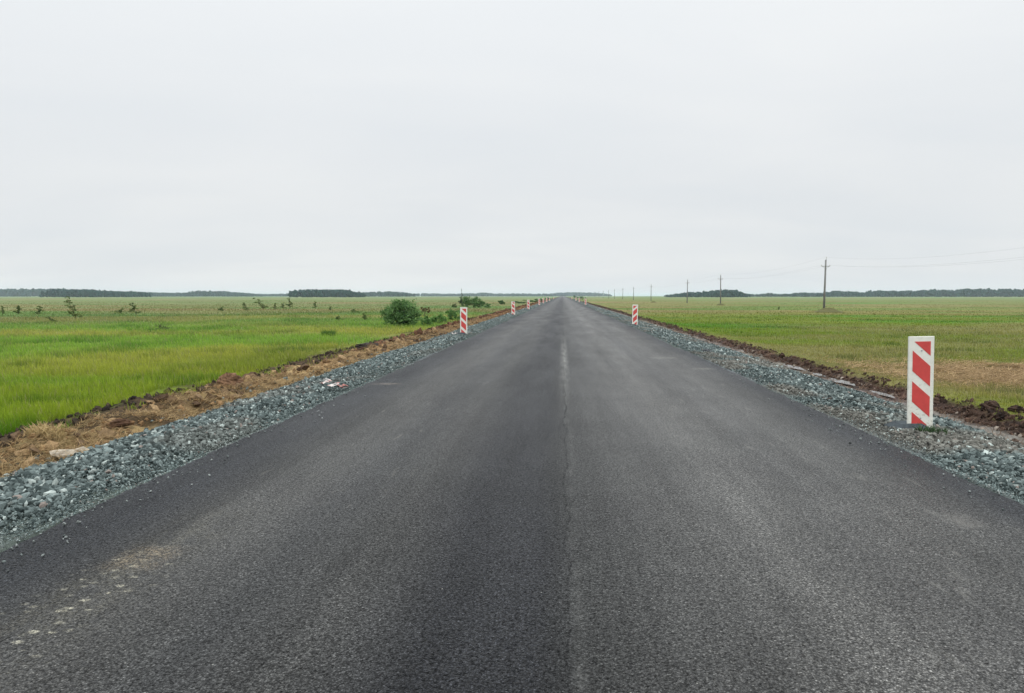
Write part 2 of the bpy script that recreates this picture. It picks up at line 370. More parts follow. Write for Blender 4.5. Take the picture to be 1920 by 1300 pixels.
# ------------------------------------------------------------------ ground sheet and road
def steps(a, s0, g, end):
    o = [a]; s = s0
    while o[-1] < end: o.append(o[-1]+s); s *= g
    return o
xr = list(np.arange(3.3, 8.6, .085)); xr += steps(xr[-1]+.1, .13, 1.075, 9000)
xs = np.array([-v for v in xr[::-1]]+[-1.5, 0, 1.5]+xr)
ys = np.array(list(np.arange(-60, 0, 4))+list(np.arange(0, 26, .1))+steps(26, .11, 1.018, 12000))
GX, GY = np.meshgrid(xs, ys); GZ = zf(GX, GY)
nx, ny = len(xs), len(ys)
ii = (np.arange(ny-1)[:, None]*nx+np.arange(nx-1)[None]).ravel()
F = np.stack([ii, ii+1, ii+nx+1, ii+nx], 1)
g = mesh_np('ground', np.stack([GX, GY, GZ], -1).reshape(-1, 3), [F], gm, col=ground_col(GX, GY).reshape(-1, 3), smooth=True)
tag(g, kind='structure')

ry = np.array(list(np.arange(-60, 0, 1.0))+list(np.arange(0, 40, .07))+steps(40, .08, 1.02, 9000))
cols = [-3.5, -3.49, -3.3, -2.4, -1.2, 0, 1.2, 2.4, 3.3, 3.49, 3.5]
el_ = (fbm(ry*0, ry, 4.5, 4, 81, .7)-.5)*.12+(fbm(ry*0, ry, .5, 3, 83)-.5)*.16
er_ = (fbm(ry*0+5, ry, 4.5, 4, 82, .7)-.5)*.12+(fbm(ry*0, ry, .5, 3, 84)-.5)*.16
RX = np.repeat(np.array(cols)[None], len(ry), 0); 
RX[:, 0] += el_-.03; RX[:, 1] += el_; RX[:, 10] += er_+.03; RX[:, 9] += er_
RZ = np.zeros_like(RX); RZ[:, 0] = RZ[:, 10] = -.16; RZ[:, 1] = RZ[:, 9] = -.008
RY = np.repeat(ry[:, None], len(cols), 1)
nx = len(cols); ii = (np.arange(len(ry)-1)[:, None]*nx+np.arange(nx-1)[None]).ravel()
rd = mesh_np('road', np.stack([RX, RY, RZ], -1).reshape(-1, 3), [np.stack([ii, ii+1, ii+nx+1, ii+nx], 1)], am)
tag(rd, kind='structure')

# puddle in the right ditch : still water
wm, t, b = pbsdf('water_mat', .06, .5); b.inputs['Base Color'].default_value = (.05, .045, .035, 1)
b.inputs['IOR'].default_value = 1.33
bump(t, noise(t, N(t, 'ShaderNodeTexCoord').outputs['Object'], 6, 2, .5), b, .05, .01)
for (ya, yb, wd_) in ((15.0, 16.2, .10), (17.0, 18.6, .15), (18.9, 19.8, .10), (20.4, 22.4, .13)):
    n = 24; yy = np.linspace(ya, yb, n); q = np.sin(np.linspace(0, math.pi, n))
    xl = 6.5-wd_*q*(.5+fbm(yy*0, yy, 1.9, 3, 90))-.01; xr2 = 6.5+wd_*q*(.5+fbm(yy*0, yy, 1.9, 3, 91))+.01
    V = np.concatenate([np.stack([xl, yy, yy*0-.425], 1), np.stack([xr2, yy, yy*0-.425], 1)])
    i = np.arange(n-1)
    tag(mesh_np('puddle_water', V, [np.stack([i, i+n, i+n+1, i+1], 1)], wm), kind='structure')

# ------------------------------------------------------------------ stones
PHI = (1+5**.5)/2
ICO = np.array([(-1,PHI,0),(1,PHI,0),(-1,-PHI,0),(1,-PHI,0),(0,-1,PHI),(0,1,PHI),(0,-1,-PHI),(0,1,-PHI),(PHI,0,-1),(PHI,0,1),(-PHI,0,-1),(-PHI,0,1)])/math.sqrt(1+PHI*PHI)
ICF = np.array([(0,11,5),(0,5,1),(0,1,7),(0,7,10),(0,10,11),(1,5,9),(5,11,4),(11,10,2),(10,7,6),(7,1,8),(3,9,4),(3,4,2),(3,2,6),(3,6,8),(3,8,9),(4,9,5),(2,4,11),(6,2,10),(8,6,7),(9,8,1)])
def rot_mats(n, R=R):
    q = R.normal(size=(n, 4)); q /= np.linalg.norm(q, axis=1)[:, None]; w_, x, y, z = q.T
    return np.stack([np.stack([1-2*(y*y+z*z), 2*(x*y-z*w_), 2*(x*z+y*w_)], -1), np.stack([2*(x*y+z*w_), 1-2*(x*x+z*z), 2*(y*z-x*w_)], -1), np.stack([2*(x*z-y*w_), 2*(y*z+x*w_), 1-2*(x*x+y*y)], -1)], 1)
def lumps(P, size, flat=(1, .75, .5), jit=.28, flatten_z=1.0):
    n = len(P)
    v = ICO[None]*(1+R.uniform(-jit, jit, (n, 12, 1)))*np.array(flat)[None, None]*(1+R.uniform(-.2, .2, (n, 1, 3)))
    v = np.einsum('nij,nkj->nki', rot_mats(n), v)*size[:, None, None]
    v[..., 2] *= flatten_z
    v += P[:, None]
    F = (ICF[None]+(np.arange(n)*12)[:, None, None]).reshape(-1, 3)
    return v.reshape(-1, 3), F
def gravel(side):
    Ps = []; Sz = []; Cc = []
    def lay(n, y0, y1, x0, x1, s0, s1, power=1.0, hz=.0, dim=1.0):
        y = y0+(y1-y0)*R.random(n)**power; ax = x0+(x1-x0)*R.random(n)
        ax = ax+(fbm(y*0+side, y, .9, 3, 95)-.5)*.35*sm(4.6, 5.4, ax)
        s = s0+(s1-s0)*R.random(n)**2.2
        # finer stones next to the asphalt
        s = s*np.interp(ax, [3.5, 3.8, 4.1], [.45, .6, 1.0])
        s = s*(.72+.45*sm(.34, .6, fbm(ax+side*9, y, 1.1, 3, 96)))
        x = ax*side; z = zf(x, y)+s*.25+hz*R.random(n)
        k = R.random(n)
        base = lerp(C(.028, .041, .040), C(.180, .222, .214), k**1.5)*dim
        dirt = (sm(.54, .68, fbm(ax+side*5, y, .7, 3, 97))*(.7 if side > 0 else .3))[:, None]; base = base*(1-dirt)+C(.17, .155, .13)*(.5+.7*k[:, None])*dirt
        base = np.where((R.random(n) < .06)[:, None], C(.36, .41, .385)*(.7+.4*R.random(n))[:, None], base)
        base = np.where((R.random(n) < .02)[:, None], C(.20, .17, .15), base)
        Ps.append(np.stack([x, y, z], 1)); Sz.append(s); Cc.append(base)
    lay(22000, 2, 10, 3.62, 5.42, .011, .044, hz=.03)
    lay(26000, 2, 14, 3.50, 4.05, .008, .022, dim=1.5)
    lay(22000, 10, 24, 3.60, 5.42, .015, .046, hz=.03)
    lay(20000, 24, 60, 3.58, 5.42, .024, .055, hz=.03)
    lay(12000, 60, 160, 3.55, 5.4, .05, .09, 1.4)
    lay(5000, 160, 420, 3.55, 5.4, .08, .14, 1.4)
    if side < 0: lay(150, 3, 9, 4.1, 5.3, .04, .062, hz=.03)
    lay(500, 2, 40, 5.35, 5.9, .02, .05)
    # single stones kicked onto the tarmac edge
    n = 900; y = 2*(60/2)**R.random(n); ax = 3.52-.45*R.random(n)**3; s = .004+.012*R.random(n)**2
    Ps.append(np.stack([ax*side, y, s*.4], 1)); Sz.append(s); Cc.append(lerp(C(.10, .12, .115), C(.26, .28, .27), R.random(n)))
    P = np.concatenate(Ps); s = np.concatenate(Sz); c = np.concatenate(Cc)
    v, f = lumps(P, s, (1, .8, .5), .38)
    cv = np.repeat(c, 12, 0)
    o = mesh_np('gravel', v, [f], stone_m, col=cv)
    return o
tag(gravel(-1), 'grey green crushed stone shoulder along the left asphalt edge', 'gravel', kind='stuff')
tag(gravel(1), 'grey green crushed stone shoulder along the right asphalt edge', 'gravel', kind='stuff')

# soil clods on the verges (uncountable)
def clods(side, n, y0, y1, x0, x1, s0, s1, ca, cb):
    y = y0*(y1/y0)**R.random(n); ax = x0+(x1-x0)*R.random(n); x = side*ax
    s = s0+(s1-s0)*R.random(n)**3; s = s*np.interp(y, [0, 30, 200], [1, 1.2, 2])
    P = np.stack([x, y, zf(x, y)+s*.2], 1); v, f = lumps(P, s, (1, .85, .6), .4)
    return v, f, np.repeat(lerp(ca, cb, R.random(n)), 12, 0)
def merge(parts):
    V = []; F = []; Cc = []; b = 0
    for v, f, c in parts: V.append(v); F.append(f+b); Cc.append(c); b += len(v)
    return np.concatenate(V), np.concatenate(F), np.concatenate(Cc)
v, f, c = merge([clods(-1, 5200, 4, 220, 5.5, 6.9, .010, .060, C(.10, .06, .03), C(.30, .19, .095)),
                 clods(-1, 7500, 4, 220, 6.6, 8.7, .008, .085, C(.016, .013, .011), C(.055, .040, .028)),
                 clods(-1, 1100, 4, 60, 5.6, 7.4, .03, .13, C(.07, .045, .03), C(.28, .19, .10)),
                 clods(-1, 1500, 25, 260, 6.4, 7.6, .03, .17, C(.05, .025, .016), C(.16, .085, .05))])
tag(mesh_np('soil_clods', v, [f], soil_m, col=c), 'loose brown soil clods on the left verge beside the grass', 'soil clods', kind='stuff')
v, f, c = merge([clods(1, 6500, 4, 260, 6.62, 7.25, .008, .065, C(.022, .015, .012), C(.09, .055, .04)),
                 clods(1, 2500, 4, 220, 5.5, 6.9, .008, .045, C(.09, .06, .045), C(.36, .32, .27))])
tag(mesh_np('soil_clods', v, [f], soil_m, col=c), 'dark upturned soil clods along the right ditch bank', 'soil clods', kind='stuff')

# ------------------------------------------------------------------ grass and straw
def blades(P, h, w_, lean, az, cb, ct, curve=.5):
    n = len(P); d = np.stack([np.cos(az), np.sin(az), az*0], 1); s = np.stack([-np.sin(az), np.cos(az), az*0], 1)
    # face the blade across a random direction
    fa = R.random(n)*6.283; s = np.stack([np.cos(fa), np.sin(fa), fa*0], 1)
    up = np.array([0, 0, 1.0])
    mid = P+up*(h*.55)[:, None]+d*(h*lean*.35)[:, None]
    tip = P+up*(h*np.sqrt(np.clip(1-lean**2*.8, .05, 1)))[:, None]+d*(h*lean)[:, None]
    V = np.stack([P-s*w_[:, None]/2, P+s*w_[:, None]/2, mid+s*w_[:, None]*.38, mid-s*w_[:, None]*.38, tip], 1)
    i = np.arange(n)*5
    Q = np.stack([i, i+1, i+2, i+3], 1); T = np.stack([i+3, i+2, i+4], 1)
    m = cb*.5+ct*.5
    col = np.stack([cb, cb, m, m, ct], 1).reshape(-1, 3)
    return V.reshape(-1, 3), Q, T, col
def polar(n, d0, d1, a0, a1, p=1.0):
    d = d0*(d1/d0)**(R.random(n)**p); a = np.radians(a0+(a1-a0)*R.random(n)); return d*np.sin(a), d*np.cos(a), d
def grassfield(side, n, hs, d0=6, d1=420):
    x, y, d = polar(n, d0, d1, *((-62, -2.5) if side < 0 else (2.5, 58)))
    edge = 8.35+(fbm(x*0, y, .5, 4, 101)-.5)*1.9 if side < 0 else 7.08+(fbm(x*0, y, .8, 4, 102)-.5)*.6
    ax = np.abs(x); keep = ax > edge
    # bare dark soil between tufts close to the verge
    bare = fbm(x, y, .9, 4, 103); keep &= ~((bare > .50+.12*sm(.6, 1.5, ax-edge)) & (ax < edge+1.5) & (side < 0))
    keep |= (side < 0) & (ax > 6.7) & (ax < edge) & (fbm(x, y, 1.7, 4, 78) > .56) & (R.random(n) < .6)
    dry = np.exp(-(((x-13.6)/4.6)**2+((y-20.0)/3.3)**2)**1.4)*(side > 0)
    keep &= R.random(n) > dry*.75
    keep &= R.random(n) < .35+.9*fbm(x, y, 1.3, 3, 104)
    keep &= R.random(n) < np.interp(d, [0, 60, 160, 420], [1, 1, .45, .12])
    x, y, d, dry, ax = x[keep], y[keep], d[keep], dry[keep], ax[keep]; m = len(x)
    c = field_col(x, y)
    hh = hs*(.45+.9*fbm(x, y, .8, 3, 105))*(.6+.7*R.random(m))
    e2 = np.clip((ax-7.6)/1.6, 0, 1); hh *= .5+.5*e2
    hh *= np.interp(d, [6, 40, 90, 150], [1, .9, .75, .6])
    hh *= 1-.6*dry
    wd = .006*np.interp(d, [5, 20, 60, 150, 400], [1, 2.0, 5, 11, 20])
    tf = sm(.60, .70, fbm(x, y, .55, 4, 107))*.45+sm(.66, .74, fbm(x, y, .16, 3, 108))*.3
    c = c*(1-tf[:, None]*np.array([1, .75, .8])); hh = hh*(1+.5*tf)
    seed = (R.random(m) < np.interp(d, [10, 30, 80], [.06, .11, .16]))
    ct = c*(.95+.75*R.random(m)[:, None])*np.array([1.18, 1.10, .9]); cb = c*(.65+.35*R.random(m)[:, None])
    ct = np.where(seed[:, None], C(.36, .30, .16)*(.7+.6*R.random(m))[:, None], ct)
    wind = fbm(x, y, .4, 2, 106)*2+2.2
    az = wind+R.normal(size=m)*1.3
    return blades(np.stack([x, y, zf(x, y)-.01], 1), hh, wd, R.random(m)*.65, az, cb, ct)
def link_blades(name, res, mat, *a):
    v, q, t_, c = res; o = mesh_np(name, v, [q, t_], mat, col=c); return tag(o, *a[:2], kind='stuff')
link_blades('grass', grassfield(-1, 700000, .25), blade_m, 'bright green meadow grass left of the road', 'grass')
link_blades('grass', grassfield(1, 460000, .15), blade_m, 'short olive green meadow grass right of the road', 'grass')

def straw(n, x, y, lmin, lmax, lift, ca, cb, wd=.004):
    L = lmin+(lmax-lmin)*R.random(n); az = R.random(n)*6.283; tl = R.normal(size=n)*lift
    P = np.stack([x, y, zf(x, y)+.01+R.random(n)*.05], 1)
    d = np.stack([np.cos(az)*np.cos(tl), np.sin(az)*np.cos(tl), np.abs(np.sin(tl))], 1)
    s = np.stack([-np.sin(az), np.cos(az), az*0+.3], 1)
    wv_ = (wd*np.interp(y, [0, 15, 60], [1, 1.5, 4]))[:, None]
    mid = P+d*(L*.5)[:, None]+np.array([0, 0, 1])*(L*.10*R.random(n))[:, None]
    tip = P+d*L[:, None]
    V = np.stack([P-s*wv_/2, P+s*wv_/2, mid+s*wv_/2, mid-s*wv_/2, tip], 1)
    i = np.arange(n)*5; c = lerp(ca, cb, R.random(n))
    return V.reshape(-1, 3), np.stack([i, i+1, i+2, i+3], 1), np.stack([i+3, i+2, i+4], 1), np.repeat(c, 5, 0)
n = 42000; y = 3.5*(60/3.5)**R.random(n); x = -(5.42+1.30*R.random(n)**1.1)
k = fbm(x, y, 1.3, 3, 110) > .40; x, y = x[k], y[k]
link_blades('dry_straw', straw(len(x), x, y, .05, .20, .25, C(.15, .095, .04), C(.44, .32, .16)), blade_m, 'matted golden brown straw on the left verge beside the gravel', 'straw')
n = 46000; x = 13.6+R.normal(size=n)*2.8; y = 20.0+R.normal(size=n)*1.8; k = (x > 7.6) & (fbm(x, y, 1.4, 3, 111) > .42); x, y = x[k], y[k]
link_blades('dry_straw', straw(len(x), x, y, .10, .34, .16, C(.17, .11, .055), C(.50, .36, .19), .006), blade_m, 'flattened tan dry grass patch behind the nearest right warning panel', 'straw')
n = 5000; y = 4*(70/4)**R.random(n); x = 5.5+1.7*R.random(n)
link_blades('dead_roots', straw(n, x, y, .05, .22, .5, C(.06, .035, .025), C(.26, .18, .12)), blade_m, 'dead roots and stems sticking out of the right ditch bank', 'roots')

# ------------------------------------------------------------------ warning panels
PWd, PHt = .298, 1.13
def make_panel(flip=False):
    r = empty('warning_panel', (0, 0, 0))
    m = MB(); m.box((0, 0, .02+PHt/2), (PWd, .028, PHt)); pn = m.build('panel', white_m, r)
    bv = pn.modifiers.new('b', 'BEVEL'); bv.width = .004; bv.segments = 2
    x0, x1 = -.104, .106; z0, z1 = .055+.02, PHt+.02-.06
    slope = (112/123)*(x1-x0); per = .370; red = .247
    def clip(poly):   # clip polygon to z0..z1
        for lim, sg in ((z0, 1), (z1, -1)):
            out = []
            for i in range(len(poly)):
                a_, b_ = poly[i], poly[(i+1) % len(poly)]
                ia = sg*(a_[1]-lim) >= 0; ib = sg*(b_[1]-lim) >= 0
                if ia: out.append(a_)
                if ia != ib:
                    tt = (lim-a_[1])/(b_[1]-a_[1]); out.append((a_[0]+(b_[0]-a_[0])*tt, lim))
            poly = out
            if not poly: return poly
        return poly
    for kx in range(5):
        top = z1-.107-kx*per+per      # left-edge height of the stripe's top
        poly = clip([(x0, top-red), (x1, top-red-slope), (x1, top), (x1, top-slope), (x0, top)][0:2]+[(x1, top-slope), (x0, top)])
        if len(poly) < 3: continue
        if flip: poly = [(-a_, b_) for a_, b_ in poly][::-1]
        s_ = MB(); nn = len(poly)
        V = [(a_, -.0165, b_) for a_, b_ in poly]+[(a_, -.0141, b_) for a_, b_ in poly]
        s_.add(V, [tuple(range(nn)), tuple(range(2*nn-1, nn-1, -1))]+[(i, i+nn, (i+1) % nn+nn, (i+1) % nn) for i in range(nn)])
        s_.build('red_stripe', red_m, r)
    m = MB(); m.box((0, .032, .48), (.04, .03, 1.0)); m.build('post', steel_m, r)
    for bz in (.16, .98):
        m = MB(); m.tube([(-.0, -.013, bz), (-.0, -.021, bz)], .009, 8); m.build('bolt', steel_m, r)
    m = MB()
    V = []
    for z, sx, sy in ((-.06, .22, .20), (.04, .21, .19), (.10, .12, .11)):
        V += [(-sx-.0, -sy+.05, z), (sx, -sy+.05, z), (sx, sy+.05, z), (-sx, sy+.05, z)]
    F = [(3, 2, 1, 0), (8, 9, 10, 11)]
    for l in (0, 4):
        F += [(l+i, l+(i+1) % 4, l+4+(i+1) % 4, l+4+i) for i in range(4)]
    m.add([(v[0]-.10, v[1]+.03, v[2]) for v in V], F); bs = m.build('base', rubber_m, r)
    bv = bs.modifiers.new('b', 'BEVEL'); bv.width = .008
    return r
def copy_tree(o, parent=None):
    c = o.copy(); S.collection.objects.link(c); c.parent = parent
    for ch in o.children: copy_tree(ch, c)
    return c
pA = make_panel(); pB = make_panel(True)
spots = [ # x, y, flipped, label
 (4.31, 9.25, 0, 'nearest and largest red and white striped warning panel, on the right gravel shoulder'),
 (3.92, 41.0, 1, 'second warning panel on the right shoulder, stripes rising to the right'),
 (4.00, 132, 0, 'small distant striped panel on the right shoulder, third from the camera'),
 (4.00, 182, 0, 'tiny striped panel on the right shoulder, fourth from the camera'),
 (4.00, 228, 0, 'tiny striped panel on the right shoulder, fifth from the camera'),
 (4.00, 330, 0, 'farthest speck of a striped panel on the right shoulder'),
 (-4.13, 31.0, 0, 'nearest red and white striped warning panel on the left shoulder, in front of low bushes'),
 (-4.12, 62.5, 0, 'second striped warning panel on the left shoulder, smaller, past the bushes'),
 (-4.05, 88.0, 0, 'third striped warning panel on the left shoulder'),
 (-3.95, 126, 0, 'small distant striped panel on the left shoulder, fourth from the camera'),
 (-4.0, 155, 0, 'small distant striped panel on the left shoulder, fifth from the camera'),
 (-4.0, 187, 0, 'tiny striped panel on the left shoulder, sixth from the camera'),
 (-4.0, 226, 0, 'tiny striped panel on the left shoulder, seventh from the camera'),
 (-4.0, 335, 0, 'farthest speck of a striped panel on the left shoulder')]
used = set()
for i, (x, y, fl, lab) in enumerate(spots):
    src = pB if fl else pA
    o = src if fl not in used else copy_tree(src)
    used.add(fl)
    o.location = (x, y, float(zf(x, y))+.01)
    o.rotation_euler = (math.radians([.6, -.5, 1, 0, .5, 0][i % 6]), math.radians([-1.3, .8, .4, -1, 1.0, .3, .4][i % 7]), math.radians([1.5, 3, -4, 2, 5, -3, -2][i % 7]))
    tag(o, lab, 'warning panel', 'red and white striped warning panels along both shoulders')
# stones heaped against the near base are part of the gravel; small weed in front of it
def weed(name, loc, r, n, label, ca, cb, hs=.16):
    a_ = R.random(n)*6.283; rr = r*np.sqrt(R.random(n)); x = loc[0]+rr*np.cos(a_); y = loc[1]+rr*np.sin(a_)*.6
    z = zf(x, y); c = lerp(ca, cb, R.random(n))
    v, q, t_, cc = blades(np.stack([x, y, z], 1), hs*(.4+.7*R.random(n)), .014+.01*R.random(n), .3+R.random(n)*.6, R.random(n)*6.283, c*.7, c)
    o = mesh_np(name, v-np.array([*loc, 0])[None]*[1, 1, 0], [q, t_], leaf_m, col=cc); o.location = (loc[0], loc[1], 0)
    return tag(o, label, 'weed')
weed('weed', (4.36, 9.02), .18, 150, 'small dark green weed at the foot of the nearest right panel', C(.03, .07, .03), C(.10, .16, .07), .14)
weed('weed', (-6.48, 8.85), .22, 260, 'pale dry grass tuft at the dark soil edge, far left foreground', C(.40, .30, .14), C(.60, .46, .24), .18)
weed('weed', (-12.7, 39.8), .40, 260, 'bright green weed clump in the left meadow, before the round bush', C(.05, .12, .02), C(.13, .25, .05), .48)

# ------------------------------------------------------------------ debris
def lump_thing(name, loc, size, label, cat, ca, cb, mat=None, n=26, sx=1.0, sz=.6, seed=1, top=1.0):
    """one irregular lump: a finely displaced dome"""
    rs = np.random.default_rng(seed); nu, nv = 22, 12; V = []; 
    for j in range(nv+1):
        ph = math.pi*.62*j/nv
        for i in range(nu):
            th = 2*math.pi*i/nu; V.append((math.sin(ph)*math.cos(th), math.sin(ph)*math.sin(th), math.cos(ph)))
    V = np.array(V); q = V*2.1+seed*5
    r = 1+.75*(fbm(q[:, 0]+q[:, 2], q[:, 1]-q[:, 2], 1.0, 4, seed, .65)-.5)+rs.uniform(-.06, .06, len(V))
    V = V*r[:, None]*np.array([size*sx, size*.8, size*sz]); V[:nu] = V[:nu].mean(0)
    V[:, 2] = np.where(V[:, 2] > 0, V[:, 2]*top, V[:, 2])
    F = [(j*nu+i, (j+1)*nu+i, (j+1)*nu+(i+1) % nu, j*nu+(i+1) % nu) for j in range(nv) for i in range(nu)]
    c = lerp(ca, cb, sm(.3, .7, fbm(V[:, 0]*8+seed, V[:, 1]*8+V[:, 2]*5, 1, 3, seed)))
    o = mesh_np(name, V, [np.array(F)], mat or soil_m, col=c)
    o.location = (loc[0], loc[1], float(zf(*loc))+.02); o.rotation_euler = (0, 0, seed*1.3)
    return tag(o, label, cat)
lump_thing('soil_clod', (-6.35, 13.8), .21, 'reddish brown peaked soil clod on the left straw verge', 'soil clod', C(.08, .045, .028), C(.22, .13, .075), sz=1.1, sx=1.2, seed=3)
lump_thing('soil_clod', (-6.9, 18.6), .27, 'rounded brown clod on the left verge, between the peaked clod and the black one', 'soil clod', C(.08, .045, .028), C(.22, .14, .08), sx=1.3, seed=5)
lump_thing('soil_clod', (-6.75, 25.6), .27, 'flat blackish clod at the grass edge left of the road', 'soil clod', C(.025, .022, .02), C(.06, .05, .045), sx=1.7, seed=7)
lump_thing('soil_clod', (-5.95, 9.6), .12, 'small brown clod on the straw verge, left foreground', 'soil clod', C(.07, .04, .025), C(.2, .12, .06), sx=1.4, seed=8)
lump_thing('rock', (4.15, 21.7), .13, 'dark rock lying on the right gravel shoulder', 'rock', C(.02, .022, .026), C(.07, .075, .08), mat=stone_m, sx=1.3, seed=9)
for k, (x, y, s) in enumerate([(7.2, 13.0, .15), (7.45, 12.7, .10), (7.0, 12.3, .10)]):
    lump_thing('soil_clod', (x, y), s, ['tallest dark root-filled sod right of the nearest panel', 'low dark sod at the grass edge, right edge of the photo', 'lumpy brown sod on the ditch bank, right edge of the photo'][k], 'soil clod', C(.015, .010, .008), C(.06, .038, .028), sx=1.4, sz=.8, seed=20+k)
# pale broken slab on straw
m = MB(); out = [(-.23, -.02), (-.17, -.09), (-.03, -.11), (.07, -.10), (.2, -.13), (.27, -.05), (.22, .05), (.10, .09), (.02, .05), (-.08, .1), (-.17, .07)]
nn = len(out); V = [(x, y, .05+.03*math.sin(x*14)) for x, y in out]+[(x*.95, y*.9, .012) for x, y in out]
m.add(V, [tuple(range(nn)), tuple(range(2*nn-1, nn-1, -1))]+[(i, i+nn, (i+1) % nn+nn, (i+1) % nn) for i in range(nn)])
slab = m.build('broken_slab', plain('pale_slab_mat', (.52, .45, .35), 9, .22, 1.15, .85, .2, .5, .02))
slab.location = (-5.62, 8.1, float(zf(-5.62, 8.1))+.05); slab.rotation_euler = (math.radians(16), math.radians(4), .1)
tag(slab, 'pale broken slab with dark stains lying on the straw verge', 'slab')
# crumpled torn tape
def ribbon(name, loc, pts, wd, mats, label, cat):
    V = []; 
    for i, p in enumerate(pts):
        a_ = i*.9; V += [(p[0]-wd/2*math.cos(a_*.4), p[1]-wd/2*math.sin(a_*.4), p[2]+.012*math.sin(a_)), (p[0]+wd/2*math.cos(a_*.4), p[1]+wd/2*math.sin(a_*.4), p[2]+.02*math.cos(a_*1.3))]
    V2 = [(x, y, z-.002) for x, y, z in V]; n_ = len(V)
    me = bpy.data.meshes.new(name); F = []; MI = []
    for i in range(len(pts)-1):
        F.append((2*i, 2*i+1, 2*i+3, 2*i+2)); F.append((n_+2*i+2, n_+2*i+3, n_+2*i+1, n_+2*i)); MI += [(i//2) % len(mats)]*2
    me.from_pydata(V+V2, [], F); [me.materials.append(q) for q in mats]; me.polygons.foreach_set('material_index', MI)
    o = bpy.data.objects.new(name, me); S.collection.objects.link(o); o.location = (loc[0], loc[1], float(zf(*loc))+.05)
    return tag(o, label, cat)
tw = plain('tape_white_mat', (.55, .50, .47), 20, .75, 1.1, .6); trd = plain('tape_red_mat', (.36, .16, .14), 20, .7, 1.2, .6)
pts = []; 
rr_ = random.Random(5)
for i in range(34):
    q = i/33; pts.append((-.38+.75*q+.10*math.sin(q*19), .50-1.0*q+.12*math.cos(q*15), .05+.03*rr_.random()))
ribbon('barrier_tape', (-3.93, 12.6), pts, .07, [tw, trd], 'crumpled torn red and white barrier tape on the left gravel', 'tape')
pts = [(-.28+.5*q/14, .04*math.sin(q*1.4), .03+.03*math.cos(q*.9)) for q in range(15)]
ribbon('white_rag', (-4.42, 31.2), pts, .09, [tw], 'crumpled white scrap beside the foot of the nearest left panel', 'scrap')

# ------------------------------------------------------------------ poles and wires
def make_pole():
    r = empty('utility_pole', (0, 0, 0)); m = MB()
    m.tube([(0, 0, -.3), (0, 0, 3.4), (0, 0, 7.0)], [.15, .125, .10], 10); m.build('post', pole_m, r, True)
    m = MB(); m.tube([(-.52, -.0, 6.15), (-.2, -.11, 6.12), (.2, -.11, 6.12), (.52, 0, 6.15)], .032, 6); m.tube([(-.45, -.05, 6.14), (0, -.115, 5.75)], .016, 5); m.tube([(.45, -.05, 6.14), (0, -.115, 5.75)], .016, 5)
    m.build('crossarm', pole_m, r)
    m = MB(); m.tube([(0, 0, 6.85), (.06, 0, 7.05), (.06, 0, 7.22)], .018, 6); m.build('top_pin', pole_m, r)
    for (x, z) in ((-.52, 6.16), (.52, 6.16), (.06, 7.22)):
        m = MB(); m.tube([(x, 0, z), (x, 0, z+.03), (x, 0, z+.07), (x, 0, z+.10), (x, 0, z+.16)], [.03, .065, .04, .07, .03], 8); m.build('insulator', ins_m, r)
    return r
p_s = .95
poles = [(33.6, 28, 'utility pole just outside the right edge of the photo'),
 (33.3, 98, 'nearest and tallest utility pole with visible crossarm, right of the road'),
 (35.2, 170, 'second utility pole from the right, rising before the wooded rise'),
 (36.0, 220, 'third utility pole from the right, at the left end of the wooded rise'),
 (36.0, 309, 'fourth utility pole from the right, over open horizon'), (36.0, 385, 'fifth utility pole from the right in the receding line'),
 (36.0, 454, 'sixth utility pole from the right in the receding line'), (36.0, 525, 'seventh utility pole from the right in the receding line'),
 (36.0, 593, 'eighth utility pole from the right, small and hazy'), (36.0, 672, 'ninth utility pole from the right, tiny and hazy'),
 (36.0, 752, 'tenth utility pole from the right, a faint speck line'), (36.0, 840, 'farthest faint utility pole, nearest the end of the road')]
p0 = make_pole(); tops = []
for i, (x, y, lab) in enumerate(poles):
    o = p0 if i == 0 else copy_tree(p0)
    z = float(zf(x, y)); o.location = (x, y, z); o.scale = (1, 1, .955); o.rotation_euler = (0, math.radians([.0, .6, -.7, .5, .2][i % 5]), math.radians([2, -3, 4, 0, 6][i % 5]))
    tag(o, lab, 'utility pole', 'utility poles receding right of the road'); tops.append((x, y, z))
wl = ['left side', 'right side', 'pole top']
for k, (dx, hz) in enumerate(((-.52, 6.02), (.52, 6.02), (.06, 7.03))):
    m = MB()
    for i in range(len(tops)-1):
        (xa, ya, za), (xb, yb, zb) = tops[i], tops[i+1]; sag = 1.2*min(((yb-ya)/70)**2, 1)*(1 if i == 0 else .55)*[1, 1.05, 1.22][k]; P = []
        for q in range(25):
            u = q/24; P.append((xa+(xb-xa)*u+dx, ya+(yb-ya)*u, za+(zb-za)*u+hz-sag*4*u*(1-u)))
        m.tube(P, .0035, 5)
    o = m.build('overhead_wire', wire_m)
    tag(o, ['lower overhead wire on the road side of the utility poles', 'lower overhead wire on the field side of the utility poles', 'highest overhead wire, carried on the tops of the utility poles'][k], 'wire', 'overhead wires between the utility poles')
